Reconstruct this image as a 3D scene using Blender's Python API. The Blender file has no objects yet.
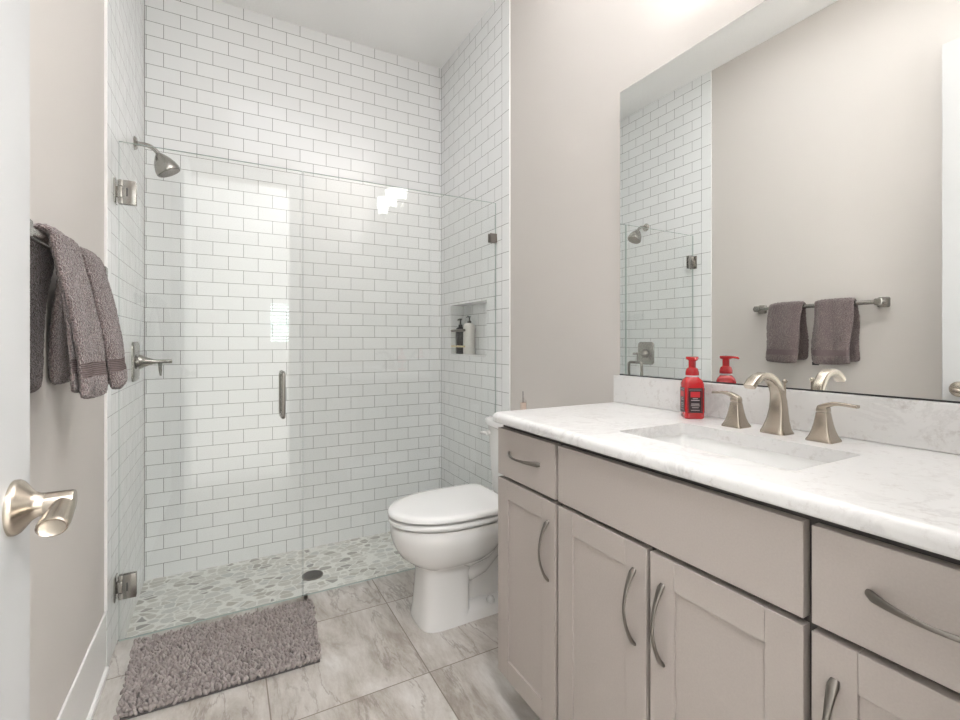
import bpy, bmesh, math, random
import numpy as np
from mathutils import Vector, Matrix

random.seed(7)
PI = math.pi
sc = bpy.context.scene
COL = sc.collection

# ------------------------------------------------------------------ camera, world, lights, exposure
F_PX, YAW = 467.6, 0.4991
cam_d = bpy.data.cameras.new('camera')
cam = bpy.data.objects.new('camera', cam_d)
COL.objects.link(cam)
cam.location = (0.3582, 0.0, 1.1327)
cam.rotation_euler = (PI / 2, 0, -YAW)
cam_d.sensor_width = 36.0
cam_d.lens = F_PX / 960 * 36
cam_d.shift_y = -18.02 / 960
cam_d.clip_start = 0.01
sc.camera = cam

world = bpy.data.worlds.new('world')
sc.world = world
world.use_nodes = True
world.node_tree.nodes['Background'].inputs[0].default_value = (0.75, 0.85, 1.0, 1)
world.node_tree.nodes['Background'].inputs[1].default_value = 1.0

def area(name, loc, rot, size, power, color, size_y=None, shape=None):
    l = bpy.data.lights.new(name, 'AREA')
    l.energy = power
    l.color = color
    if shape:
        l.shape = shape
        l.size = size
    else:
        l.shape = 'RECTANGLE'
        l.size = size
        l.size_y = size_y or size
    o = bpy.data.objects.new(name, l)
    COL.objects.link(o)
    o.location = loc
    o.rotation_euler = rot
    return o

# vanity light: a lamp in each upward-opening shade; bedroom behind the camera: three added fill lights, out of view
for ly in (0.905, 0.668, 0.431):
    area('vanity_bulb', (1.542, ly, 2.335), (PI, 0, 0), 0.085, 11, (0.975, 0.985, 1.0), shape='DISK')
area('bedroom_bounce_fill', (2.2, -1.7, 1.9), (PI, 0, 0), 1.6, 108, (0.97, 0.985, 1.0), shape='DISK')  # added fill: brightens the bedroom ceiling so the doorway glows softly
area('bedroom_floor_fill', (0.55, -0.42, 2.735), (0, 0, 0), 0.5, 28, (0.97, 0.985, 1.0), shape='DISK')  # added fill hidden by the door header; bounces off the bedroom floor
area('bedroom_side_fill', (2.9, -1.9, 1.5), (0, PI / 2, 0), 1.4, 60, (0.93, 0.97, 1.0), size_y=1.6)  # added fill from the side; that wall has no window

sc.view_settings.view_transform = 'Standard'
sc.view_settings.look = 'None'
sc.view_settings.gamma = 1.0
sc.view_settings.use_curve_mapping = False
sc.view_settings.exposure = 0.6
sc.cycles.use_denoising = True
sc.cycles.max_bounces = 12
sc.cycles.diffuse_bounces = 6
sc.cycles.glossy_bounces = 6
sc.cycles.transparent_max_bounces = 16
sc.cycles.caustics_reflective = True
sc.cycles.caustics_refractive = False
sc.cycles.sample_clamp_indirect = 6.0

# ------------------------------------------------------------------ numbers of the place (metres, bathroom floor at z = 0)
W, D = 1.637, 2.892            # tile faces: right wall x, back wall y
XL, XR = -0.007, 1.642         # painted faces of left and right wall
YT = 2.033                     # where the shower tile starts on both side walls
YG = 2.166                     # plane of the shower glass
ZC = 2.973                     # ceiling
ZS = -0.076                    # shower floor
S, TW = 0.0729, 0.1469         # tile course height and tile length

# ------------------------------------------------------------------ materials
MATS = {}
class NT:
    def __init__(self, name):
        m = bpy.data.materials.new(name)
        m.use_nodes = True
        self.m, self.t = m, m.node_tree
        self.b = self.t.nodes['Principled BSDF']
        self.out = self.t.nodes['Material Output']
        MATS[name] = m
    def n(self, typ, **kw):
        nd = self.t.nodes.new(typ)
        for k, v in kw.items():
            setattr(nd, k, v)
        return nd
    def l(self, a, b):
        self.t.links.new(a, b)
    def set(self, **kw):
        for k, v in kw.items():
            i = self.b.inputs[k.replace('_', ' ')]
            i.default_value = v
    def math(self, op, a, b=None, clamp=False):
        nd = self.n('ShaderNodeMath', operation=op)
        nd.use_clamp = clamp
        for i, x in enumerate((a, b)):
            if x is None: continue
            if isinstance(x, (int, float)): nd.inputs[i].default_value = x
            else: self.l(x, nd.inputs[i])
        return nd.outputs[0]
    def coords(self):
        return self.n('ShaderNodeTexCoord').outputs['Object']
    def noise(self, vec, scale, detail=3, rough=0.5, dist=0.0):
        nd = self.n('ShaderNodeTexNoise')
        nd.inputs['Scale'].default_value = scale
        nd.inputs['Detail'].default_value = detail
        nd.inputs['Roughness'].default_value = rough
        nd.inputs['Distortion'].default_value = dist
        self.l(vec, nd.inputs['Vector'])
        return nd.outputs['Fac']
    def ramp(self, fac, stops):
        nd = self.n('ShaderNodeValToRGB')
        cr = nd.color_ramp
        while len(cr.elements) < len(stops): cr.elements.new(0.5)
        for e, (p, c) in zip(cr.elements, stops):
            e.position = p
            e.color = (*c, 1) if len(c) == 3 else c
        self.l(fac, nd.inputs[0])
        return nd.outputs[0]
    def mix(self, fac, a, b, mode='MIX'):
        nd = self.n('ShaderNodeMix', data_type='RGBA', blend_type=mode)
        for sck, x in ((nd.inputs[0], fac), (nd.inputs[6], a), (nd.inputs[7], b)):
            if isinstance(x, (int, float)): sck.default_value = x
            elif isinstance(x, tuple): sck.default_value = (*x, 1) if len(x) == 3 else x
            else: self.l(x, sck)
        return nd.outputs[2]
    def bump(self, height, strength, dist=0.002, normal=None):
        nd = self.n('ShaderNodeBump')
        nd.inputs['Strength'].default_value = strength
        nd.inputs['Distance'].default_value = dist
        self.l(height, nd.inputs['Height'])
        if normal is not None: self.l(normal, nd.inputs['Normal'])
        self.l(nd.outputs[0], self.b.inputs['Normal'])
        return nd.outputs[0]

def plain(name, col, rough=0.5, metal=0.0, spec=0.5, coat=0.0, noise=None, bump=None, aniso=0.0):
    k = NT(name)
    k.set(Base_Color=(*col, 1), Roughness=rough, Metallic=metal)
    k.b.inputs['Specular IOR Level'].default_value = spec
    k.b.inputs['Coat Weight'].default_value = coat
    if noise:
        sc_, amt = noise
        f = k.noise(k.coords(), sc_, 4)
        c = k.ramp(f, [(0.3, tuple(x * (1 - amt) for x in col)), (0.7, tuple(min(1, x * (1 + amt)) for x in col))])
        k.l(c, k.b.inputs['Base Color'])
    if bump:
        sc_, st, ds = bump
        k.bump(k.noise(k.coords(), sc_, 3), st, ds)
    return k.m

plain('wall_paint', (0.61, 0.575, 0.545), 0.62, spec=0.35, bump=(160, 0.12, 0.002))
plain('ceiling_paint', (0.93, 0.925, 0.915), 0.85, spec=0.2, bump=(70, 0.5, 0.004))
plain('trim_paint', (0.78, 0.765, 0.745), 0.35)
plain('door_paint', (0.53, 0.53, 0.53), 0.38)
plain('edge_trim', (0.86, 0.85, 0.84), 0.3)
plain('cabinet_paint', (0.41, 0.365, 0.335), 0.42, noise=(300, 0.03))
plain('carcass_shaded', (0.075, 0.066, 0.06), 0.6)  # brown carcass, darkened further to hold the shade of the door gaps
plain('ceramic', (0.78, 0.77, 0.755), 0.09, coat=0.3)
plain('seat_plastic', (0.76, 0.755, 0.745), 0.16)
plain('nickel', (0.47, 0.415, 0.35), 0.27, metal=1.0)
plain('nickel_dark', (0.23, 0.21, 0.19), 0.30, metal=1.0)
plain('chrome', (0.75, 0.75, 0.74), 0.08, metal=1.0)
plain('steel', (0.37, 0.355, 0.33), 0.25, metal=1.0)
plain('drain_metal', (0.13, 0.125, 0.12), 0.35, metal=1.0)
plain('brass', (0.60, 0.50, 0.30), 0.28, metal=1.0)
plain('black_gap', (0.02, 0.02, 0.02), 0.6)
plain('silicone', (0.60, 0.60, 0.57), 0.4)
plain('red_plastic', (0.44, 0.012, 0.016), 0.22, coat=0.3)
plain('label_black', (0.018, 0.012, 0.014), 0.35)
plain('label_red', (0.55, 0.02, 0.03), 0.4)
plain('label_grey', (0.42, 0.38, 0.38), 0.5)
plain('white_plastic', (0.80, 0.79, 0.77), 0.3)
plain('bottle_white', (0.74, 0.72, 0.68), 0.3)
plain('bottle_black', (0.022, 0.022, 0.024), 0.22)
plain('pump_black', (0.02, 0.02, 0.02), 0.35)
plain('tag_black', (0.015, 0.015, 0.018), 0.7)
plain('blind_white', (0.85, 0.85, 0.85), 0.5)
plain('bedroom_paint', (0.72, 0.71, 0.69), 0.7)
plain('carpet', (0.62, 0.60, 0.57), 0.95, spec=0.1)
plain('mat_backing', (0.10, 0.09, 0.088), 0.9)
plain('pink_liquid', (0.74, 0.60, 0.52), 0.15)
plain('reed', (0.10, 0.08, 0.07), 0.6)

k = NT('mirror_silver')
k.set(Base_Color=(0.93, 0.945, 0.935, 1), Metallic=1.0, Roughness=0.0)

def emit(name, col, strength):
    k = NT(name)
    k.set(Base_Color=(0.8, 0.8, 0.8, 1), Roughness=0.3)
    k.b.inputs['Emission Color'].default_value = (*col, 1)
    k.b.inputs['Emission Strength'].default_value = strength
    return k.m
emit('shade_glass', (1.0, 0.97, 0.94), 5.0)
emit('fill_lens', (0.97, 0.985, 1.0), 1.9)  # glow of the added ceiling fill panel

# daylight garden behind the bedroom blinds
k = NT('garden_daylight')
f = k.noise(k.coords(), 9, 4)
c = k.ramp(f, [(0.38, (0.10, 0.28, 0.24)), (0.62, (0.9, 1.0, 1.0))])
k.l(c, k.b.inputs['Emission Color'])
k.b.inputs['Emission Strength'].default_value = 5.0

# glass: thin panes, tinted straight-through light plus a Fresnel reflection
def glass(name, tint, refl=1.0):
    k = NT(name)
    t = k.t
    t.nodes.remove(k.b)
    geo = k.n('ShaderNodeNewGeometry')
    dot = k.n('ShaderNodeVectorMath', operation='DOT_PRODUCT')
    k.l(geo.outputs['Incoming'], dot.inputs[0]); k.l(geo.outputs['Normal'], dot.inputs[1])
    a = k.math('ABSOLUTE', dot.outputs['Value'])
    p = k.math('POWER', k.math('SUBTRACT', 1.0, a, clamp=True), 5.0)
    fr = k.math('ADD', k.math('MULTIPLY', p, 0.9 * refl), 0.042 * refl)
    tr = k.n('ShaderNodeBsdfTransparent'); tr.inputs[0].default_value = (*tint, 1)
    gl = k.n('ShaderNodeBsdfGlossy'); gl.inputs['Roughness'].default_value = 0.0
    gl.inputs['Color'].default_value = (1, 1, 1, 1)
    mx = k.n('ShaderNodeMixShader')
    k.l(fr, mx.inputs[0]); k.l(tr.outputs[0], mx.inputs[1]); k.l(gl.outputs[0], mx.inputs[2])
    k.l(mx.outputs[0], k.out.inputs[0])
    return k.m
glass('shower_glass', (0.988, 0.994, 0.990))
glass('bottle_glass', (0.96, 0.95, 0.94))
plain('glass_edge', (0.42, 0.50, 0.47), 0.1)

# subway tile
def tile_mat(name, axis, off, width=TW, height=S, offset=0.5, voff=0.078, col=(0.86, 0.87, 0.87)):
    k = NT(name)
    co = k.coords()
    sp = k.n('ShaderNodeSeparateXYZ'); k.l(co, sp.inputs[0])
    u = k.math('SUBTRACT', sp.outputs[axis], off)
    v = k.math('ADD', sp.outputs['Z'], voff)
    cb = k.n('ShaderNodeCombineXYZ'); k.l(u, cb.inputs[0]); k.l(v, cb.inputs[1])
    br = k.n('ShaderNodeTexBrick')
    br.offset = offset; br.offset_frequency = 2
    br.inputs['Scale'].default_value = 1.0
    br.inputs['Mortar Size'].default_value = 0.00125
    br.inputs['Mortar Smooth'].default_value = 0.25
    br.inputs['Bias'].default_value = 0.0
    br.inputs['Brick Width'].default_value = width
    br.inputs['Row Height'].default_value = height
    br.inputs['Color1'].default_value = (0.0, 0.0, 0.0, 1)
    br.inputs['Color2'].default_value = (1.0, 1.0, 1.0, 1)
    br.inputs['Mortar'].default_value = (0.5, 0.5, 0.5, 1)
    k.l(cb.outputs[0], br.inputs['Vector'])
    rnd = br.outputs['Color']
    c = k.mix(rnd, tuple(x * 0.965 for x in col), col)
    c = k.mix(br.outputs['Fac'], c, (0.17, 0.165, 0.16))
    k.l(c, k.b.inputs['Base Color'])
    r = k.math('ADD', k.math('MULTIPLY', br.outputs['Fac'], 0.6), 0.14)
    k.l(r, k.b.inputs['Roughness'])
    # joint depth plus the soft pillowing of glazed tile and a slight tilt of each tile
    nz = k.noise(co, 11.0, 2, 0.5)
    h1 = k.math('MULTIPLY', br.outputs['Fac'], -0.6)
    b1 = k.n('ShaderNodeBump'); b1.inputs['Strength'].default_value = 0.35; b1.inputs['Distance'].default_value = 0.0012
    k.l(h1, b1.inputs['Height'])
    b2 = k.n('ShaderNodeBump'); b2.inputs['Strength'].default_value = 0.5; b2.inputs['Distance'].default_value = 0.0035
    k.l(nz, b2.inputs['Height']); k.l(b1.outputs[0], b2.inputs['Normal'])
    k.l(b2.outputs[0], k.b.inputs['Normal'])
    return k.m
tile_mat('tile_back', 'X', 0.0068)
tile_mat('tile_side', 'Y', 2.106 + TW / 2)
tile_mat('tile_border', 'Y', 2.1055 - 0.30, width=0.30, height=2 * S, offset=0.0, voff=0.078 - S)
plain('corner_joint', (0.20, 0.195, 0.19), 0.7)
plain('tile_plain', (0.80, 0.805, 0.80), 0.1)

# stone-look floor tile
k = NT('floor_tile')
co = k.coords()
mp = k.n('ShaderNodeMapping'); mp.inputs['Location'].default_value = (-0.479, -0.5228 + 0.484 * 4, 0)
k.l(co, mp.inputs[0])
br = k.n('ShaderNodeTexBrick'); br.offset = 0.0
for nm, vv in (('Scale', 1.0), ('Mortar Size', 0.0021), ('Mortar Smooth', 0.1), ('Brick Width', 0.4946), ('Row Height', 0.484)):
    br.inputs[nm].default_value = vv
br.inputs['Color1'].default_value = (0, 0, 0, 1); br.inputs['Color2'].default_value = (1, 1, 1, 1)
k.l(mp.outputs[0], br.inputs['Vector'])
off = k.n('ShaderNodeVectorMath', operation='MULTIPLY_ADD')
k.l(br.outputs['Color'], off.inputs[0]); off.inputs[1].default_value = (7, 11, 3); k.l(co, off.inputs[2])
mr = k.n('ShaderNodeMapping'); mr.inputs['Rotation'].default_value = (0, 0, 0.62); mr.inputs['Scale'].default_value = (1.0, 0.33, 1)
k.l(off.outputs[0], mr.inputs[0])
n1 = k.noise(mr.outputs[0], 6.5, 10, 0.70, 0.35)
n2 = k.noise(mr.outputs[0], 30.0, 7, 0.75)
n4 = k.noise(off.outputs[0], 2.3, 3, 0.5)
c = k.ramp(n1, [(0.37, (0.29, 0.25, 0.213)), (0.47, (0.41, 0.373, 0.335)), (0.55, (0.485, 0.452, 0.418)), (0.65, (0.585, 0.562, 0.532))])
c = k.mix(k.math('MULTIPLY', k.math('SUBTRACT', n2, 0.48), 5.0, clamp=True), c, k.mix(0.35, c, (0.66, 0.64, 0.61)))
c = k.mix(k.math('MULTIPLY', k.math('SUBTRACT', n4, 0.46), 2.0, clamp=True), c, k.mix(0.42, c, (0.27, 0.23, 0.195)))
mv = k.n('ShaderNodeMapping'); mv.inputs['Rotation'].default_value = (0, 0, 0.55); mv.inputs['Scale'].default_value = (1.0, 0.22, 1)
k.l(off.outputs[0], mv.inputs[0])
nv = k.noise(mv.outputs[0], 4.6, 8, 0.62, 0.25)
vein = k.math('SUBTRACT', 1.0, k.math('MULTIPLY', k.math('ABSOLUTE', k.math('SUBTRACT', nv, 0.47)), 75.0), clamp=True)
gate = k.math('MULTIPLY', k.math('SUBTRACT', k.noise(co, 3.1, 2), 0.33), 6.0, clamp=True)
c = k.mix(k.math('MULTIPLY', k.math('MULTIPLY', vein, gate), 0.62), c, (0.20, 0.165, 0.14))
c = k.mix(br.outputs['Fac'], c, (0.20, 0.165, 0.135))
k.l(c, k.b.inputs['Base Color'])
k.set(Roughness=0.38)
k.bump(k.math('MULTIPLY', br.outputs['Fac'], -1.0), 0.4, 0.0012)

# sliced pebble shower floor
k = NT('pebble_floor')
co = k.coords()
nn = k.n('ShaderNodeTexNoise'); nn.inputs['Scale'].default_value = 14; k.l(co, nn.inputs['Vector'])
wa = k.n('ShaderNodeVectorMath', operation='MULTIPLY_ADD')
k.l(nn.outputs['Color'], wa.inputs[0]); wa.inputs[1].default_value = (0.022, 0.022, 0); k.l(co, wa.inputs[2])
mp = k.n('ShaderNodeMapping'); mp.inputs['Scale'].default_value = (0.78, 1.15, 0); k.l(wa.outputs[0], mp.inputs[0])
ve = k.n('ShaderNodeTexVoronoi', feature='DISTANCE_TO_EDGE'); ve.inputs['Scale'].default_value = 23
vc = k.n('ShaderNodeTexVoronoi', feature='F1'); vc.inputs['Scale'].default_value = 23
for v_ in (ve, vc):
    v_.inputs['Randomness'].default_value = 0.85
    k.l(mp.outputs[0], v_.inputs['Vector'])
sp = k.n('ShaderNodeSeparateColor'); k.l(vc.outputs['Color'], sp.inputs[0])
pc = k.ramp(sp.outputs[0], [(0.0, (0.26, 0.255, 0.24)), (0.10, (0.36, 0.345, 0.31)), (0.22, (0.49, 0.465, 0.41)), (0.42, (0.60, 0.585, 0.54)), (0.7, (0.67, 0.66, 0.615)), (0.88, (0.55, 0.56, 0.54)), (1.0, (0.63, 0.62, 0.58))])
pc = k.mix(k.math('MULTIPLY', k.noise(co, 60, 4), 0.3), pc, (0.64, 0.625, 0.585))
grout = k.math('SUBTRACT', 1.0, k.math('MULTIPLY', k.math('SUBTRACT', ve.outputs['Distance'], 0.03), 22.0), clamp=True)
# small and thin cells are grout too: pebble only near its centre
far = k.math('MULTIPLY', k.math('SUBTRACT', vc.outputs['Distance'], 0.60), 12.0, clamp=True)
g = k.math('MAXIMUM', grout, far)
c = k.mix(g, pc, (0.80, 0.795, 0.755))
k.l(c, k.b.inputs['Base Color'])
k.set(Roughness=0.42)
k.bump(k.math('MULTIPLY', g, -1.0), 0.3, 0.001)

# white quartz with faint grey flecks and veins
k = NT('quartz')
co = k.coords()
n1 = k.noise(co, 5.0, 8, 0.65, 1.2)
n2 = k.noise(co, 42.0, 6, 0.75)
n3 = k.noise(co, 3.0, 2)
vein = k.math('SUBTRACT', 1.0, k.math('MULTIPLY', k.math('ABSOLUTE', k.math('SUBTRACT', n1, 0.5)), 26.0), clamp=True)
patch = k.math('MULTIPLY', k.math('SUBTRACT', n3, 0.42), 4.0, clamp=True)
flk = k.math('MULTIPLY', k.math('SUBTRACT', n2, 0.545), 6.0, clamp=True)
c = k.mix(k.math('MULTIPLY', k.math('MULTIPLY', vein, patch), 0.38), (0.70, 0.69, 0.68), (0.34, 0.315, 0.305))
c = k.mix(k.math('MULTIPLY', flk, 0.6), c, (0.44, 0.40, 0.375))
k.l(c, k.b.inputs['Base Color'])
k.set(Roughness=0.28)

# terry towel and chenille mat
plain('sink_ceramic', (0.90, 0.895, 0.885), 0.09)
k = NT('towel_terry')
co = k.coords()
v1 = k.n('ShaderNodeTexVoronoi'); v1.inputs['Scale'].default_value = 300; k.l(co, v1.inputs['Vector'])
n1 = k.noise(co, 30, 4)
c = k.ramp(n1, [(0.3, (0.060, 0.043, 0.043)), (0.7, (0.105, 0.079, 0.077))])
c = k.mix(k.math('MULTIPLY', k.math('SUBTRACT', v1.outputs['Distance'], 0.25), 1.7, clamp=True), c, (0.27, 0.212, 0.204))
k.l(c, k.b.inputs['Base Color'])
k.set(Roughness=0.95)
k.b.inputs['Specular IOR Level'].default_value = 0.1
k.b.inputs['Sheen Weight'].default_value = 0.35
k.b.inputs['Sheen Roughness'].default_value = 0.5
k.bump(v1.outputs['Distance'], 0.9, 0.004)
k = NT('towel_band')
sp = k.n('ShaderNodeSeparateXYZ'); k.l(k.coords(), sp.inputs[0])
rib = k.math('SINE', k.math('MULTIPLY', sp.outputs['Z'], 1500.0))
k.l(k.ramp(k.math('MULTIPLY', k.math('ADD', rib, 1.0), 0.5), [(0.1, (0.10, 0.076, 0.074)), (0.9, (0.21, 0.166, 0.16))]), k.b.inputs['Base Color'])
k.set(Roughness=0.9)
k.b.inputs['Specular IOR Level'].default_value = 0.1
k.bump(rib, 0.6, 0.0015)
k = NT('chenille')
oi = k.noise(k.coords(), 55, 3)
c = k.ramp(oi, [(0.3, (0.25, 0.218, 0.208)), (0.7, (0.40, 0.355, 0.34))])
k.l(c, k.b.inputs['Base Color'])
k.set(Roughness=0.95)
k.b.inputs['Specular IOR Level'].default_value = 0.1

# ------------------------------------------------------------------ mesh helpers
class MB:
    def __init__(self):
        self.bm = bmesh.new()
    def _merge(self, b):
        me = bpy.data.meshes.new('tmp'); b.to_mesh(me); b.free()
        self.bm.from_mesh(me); bpy.data.meshes.remove(me)
        return self
    def box(self, lo, hi, bev=0.0, seg=2, mat=0, rot=None, piv=None):
        b = bmesh.new()
        bmesh.ops.create_cube(b, size=1)
        c = [(a + d) / 2 for a, d in zip(lo, hi)]; s = [abs(d - a) for a, d in zip(lo, hi)]
        for v in b.verts:
            v.co = Vector((c[0] + v.co.x * s[0], c[1] + v.co.y * s[1], c[2] + v.co.z * s[2]))
        if bev > 0:
            bmesh.ops.bevel(b, geom=list(b.edges), offset=min(bev, min(s) * 0.49), segments=seg, profile=0.5, affect='EDGES')
        for f in b.faces: f.material_index = mat
        if rot is not None:
            bmesh.ops.rotate(b, verts=b.verts, cent=Vector(piv or c), matrix=rot)
        return self._merge(b)
    def loft(self, rings, cap=True, closed=True, mat=0):
        b = bmesh.new()
        R = [[b.verts.new(Vector(p)) for p in r] for r in rings]
        n = len(R[0])
        for a, c in zip(R[:-1], R[1:]):
            for i in range(n if closed else n - 1):
                j = (i + 1) % n
                b.faces.new((a[i], a[j], c[j], c[i]))
        if cap and closed:
            b.faces.new(list(reversed(R[0]))); b.faces.new(R[-1])
        bmesh.ops.recalc_face_normals(b, faces=b.faces)
        for f in b.faces: f.material_index = mat
        return self._merge(b)
    def lathe(self, prof, origin=(0, 0, 0), axis=(0, 0, 1), n=32, cap=True, mat=0):
        ax = Vector(axis).normalized()
        u = ax.orthogonal().normalized(); v = ax.cross(u)
        o = Vector(origin)
        rings = [[o + ax * h + (u * math.cos(2 * PI * i / n) + v * math.sin(2 * PI * i / n)) * max(r, 1e-5) for i in range(n)] for r, h in prof]
        return self.loft(rings, cap, mat=mat)
    def cyl(self, a, b, r, n=20, mat=0, r2=None):
        a, b = Vector(a), Vector(b)
        return self.lathe([(r, 0), (r2 if r2 is not None else r, (b - a).length)], a, b - a, n, mat=mat)
    def tube(self, pts, rad, n=12, up=(0, 0, 1), shape=None, mat=0):
        """sweep; rad per point: r or (half width along side, half height along normal); shape 'square' for rounded square"""
        P = [Vector(p) for p in pts]
        rings = []
        up = Vector(up)
        for i, p in enumerate(P):
            t = (P[min(i + 1, len(P) - 1)] - P[max(i - 1, 0)]).normalized()
            s = t.cross(up)
            if s.length < 1e-4: s = t.orthogonal()
            s.normalize(); nn = s.cross(t).normalized()
            r = rad[i] if isinstance(rad, (list, tuple)) and not isinstance(rad[0], (int, float)) or isinstance(rad, list) else rad
            rw, rh = (r, r) if isinstance(r, (int, float)) else r
            ring = []
            for k_ in range(n):
                a = 2 * PI * (k_ + 0.5) / n
                cx, cy = math.cos(a), math.sin(a)
                if shape == 'square':
                    e = 0.35
                    cx = math.copysign(abs(cx) ** e, cx); cy = math.copysign(abs(cy) ** e, cy)
                ring.append(p + s * cx * rw + nn * cy * rh)
            rings.append(ring)
        return self.loft(rings, mat=mat)
    def sphere(self, c, r, seg=16, sc3=(1, 1, 1), mat=0):
        b = bmesh.new()
        bmesh.ops.create_uvsphere(b, u_segments=seg, v_segments=seg // 2 + 2, radius=r)
        for v in b.verts: v.co = Vector((c[0] + v.co.x * sc3[0], c[1] + v.co.y * sc3[1], c[2] + v.co.z * sc3[2]))
        for f in b.faces: f.material_index = mat
        return self._merge(b)
    def build(self, name, mats, parent=None, smooth=30, sub=0, origin=None):
        me = bpy.data.meshes.new(name)
        o0 = Vector((0, 0, 0))
        p = parent
        while p is not None:
            o0 += p.location; p = p.parent
        if origin is not None: o0 = Vector(origin)
        bmesh.ops.translate(self.bm, verts=self.bm.verts, vec=-o0)
        self.bm.to_mesh(me); self.bm.free()
        for m in (mats if isinstance(mats, (list, tuple)) else [mats]): me.materials.append(MATS[m])
        o = bpy.data.objects.new(name, me)
        COL.objects.link(o)
        if parent is not None: o.parent = parent
        if origin is not None and parent is None: o.location = origin
        if smooth:
            me.polygons.foreach_set('use_smooth', [True] * len(me.polygons))
            me.set_sharp_from_angle(angle=math.radians(smooth))
        if sub:
            md = o.modifiers.new('sub', 'SUBSURF'); md.levels = sub; md.render_levels = sub
        return o

def rrect(cx, cy, hx, hy, r, z, n=6):
    r = max(1e-4, min(r, hx, hy)); pts = []
    for q, (sx, sy) in enumerate(((1, 1), (-1, 1), (-1, -1), (1, -1))):
        for i in range(n + 1):
            a = q * PI / 2 + i / n * PI / 2
            pts.append((cx + sx * (hx - r) + r * math.cos(a), cy + sy * (hy - r) + r * math.sin(a), z))
    return pts

def tag(o, label, cat, group=None):
    o['label'] = label; o['category'] = cat
    if group: o['group'] = group
    return o
def thing(name, loc, label, cat, group=None):
    o = bpy.data.objects.new(name, None)
    o.empty_display_size = 0.05
    COL.objects.link(o)
    o.location = loc
    return tag(o, label, cat, group)
def struct(o):
    o['kind'] = 'structure'
    return o
def sbox(name, lo, hi, mat, bev=0.0):
    return struct(MB().box(lo, hi, bev).build(name, mat, smooth=0))
def sempty(name, loc):
    o = bpy.data.objects.new(name, None); COL.objects.link(o); o.location = loc
    return struct(o)

# ------------------------------------------------------------------ room shell
sbox('floor', (-0.12, -0.055, -0.12), (1.78, 2.212, 0.0), 'floor_tile')
sbox('floor_shower', (-0.12, 2.212, -0.16), (1.78, 3.0, ZS), 'pebble_floor')
sbox('trim_threshold', (0.0, 2.2105, -0.02), (1.637, 2.2145, 0.0015), 'nickel_dark')
sbox('ceiling', (-0.12, -0.055, ZC), (1.78, 3.0, ZC + 0.1), 'ceiling_paint')
sbox('wall_left', (-0.12, 0.055, 0.0), (XL, YT, ZC), 'wall_paint')
sbox('wall_right', (XR, 0.055, 0.0), (1.78, YT, ZC), 'wall_paint')
sbox('wall_shower_back', (-0.12, D, -0.16), (1.78, 3.0, ZC), 'tile_back')
sbox('wall_shower_left', (-0.12, YT + 0.0729, -0.16), (0.0, D, ZC), 'tile_side')
NY0, NY1, NZ0, NZ1, NX = 2.268, 2.742, 1.050, 1.367, 1.734
m = MB()
m.box((W, YT + 0.0729, -0.16), (1.78, NY0, ZC)); m.box((W, NY1, -0.16), (1.78, D, ZC))
m.box((W, NY0, -0.16), (1.78, NY1, NZ0)); m.box((W, NY0, NZ1), (1.78, NY1, ZC)); m.box((NX, NY0, NZ0), (1.78, NY1, NZ1))
struct(m.build('wall_shower_right', 'tile_side', smooth=0))
m = MB()
e = 0.004
m.box((W - 0.002, NY0, NZ0 - 0.001), (NX, NY1, NZ0 + 0.008), 0.001)
struct(m.build('trim_niche', 'tile_plain', smooth=0))
# border columns of upright tiles and the white edge strips where the tile stops
sbox('trim_1', (-0.12, YT, 0.0), (0.0, YT + 0.0729, ZC), 'tile_border')
sbox('trim_2', (W, YT, 0.0), (1.78, YT + 0.0729, ZC), 'tile_border')
sbox('trim_3', (-0.0075, YT - 0.001, 0.205), (0.0012, YT + 0.002, ZC), 'edge_trim', 0.001)
sbox('trim_4', (W - 0.0015, YT - 0.004, 0.0), (W + 0.006, YT + 0.001, ZC), 'edge_trim', 0.001)
sbox('trim_5', (-0.001, D - 0.0018, ZS), (0.0018, D + 0.001, ZC), 'corner_joint')
sbox('trim_6', (W - 0.0014, D - 0.0014, ZS), (W + 0.001, D + 0.001, ZC), 'corner_joint')
# front wall with the doorway the camera stands in
m = MB()
OX0, OX1, OZ = 0.085, 0.845, 2.46
m.box((-0.12, -0.055, 0), (OX0, 0.055, ZC)); m.box((OX1, -0.055, 0), (1.78, 0.055, ZC)); m.box((OX0, -0.055, OZ), (OX1, 0.055, ZC))
struct(m.build('wall_front', 'wall_paint', smooth=0))
m = MB()
for yy in (0.055, -0.055):
    a, b = (yy, yy + 0.014) if yy > 0 else (yy - 0.014, yy)
    m.box((OX1 + 0.004, a, 0), (OX1 + 0.08, b, OZ + 0.08), 0.003)
    m.box((OX0 - 0.085 if yy < 0 else OX0 - 0.05, a, 0), (OX0 - 0.004, b, OZ + 0.08), 0.003)
    m.box((OX0, a, OZ + 0.004), (OX1, b, OZ + 0.08), 0.003)
struct(m.build('trim_doorway', 'trim_paint', smooth=0))
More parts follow.
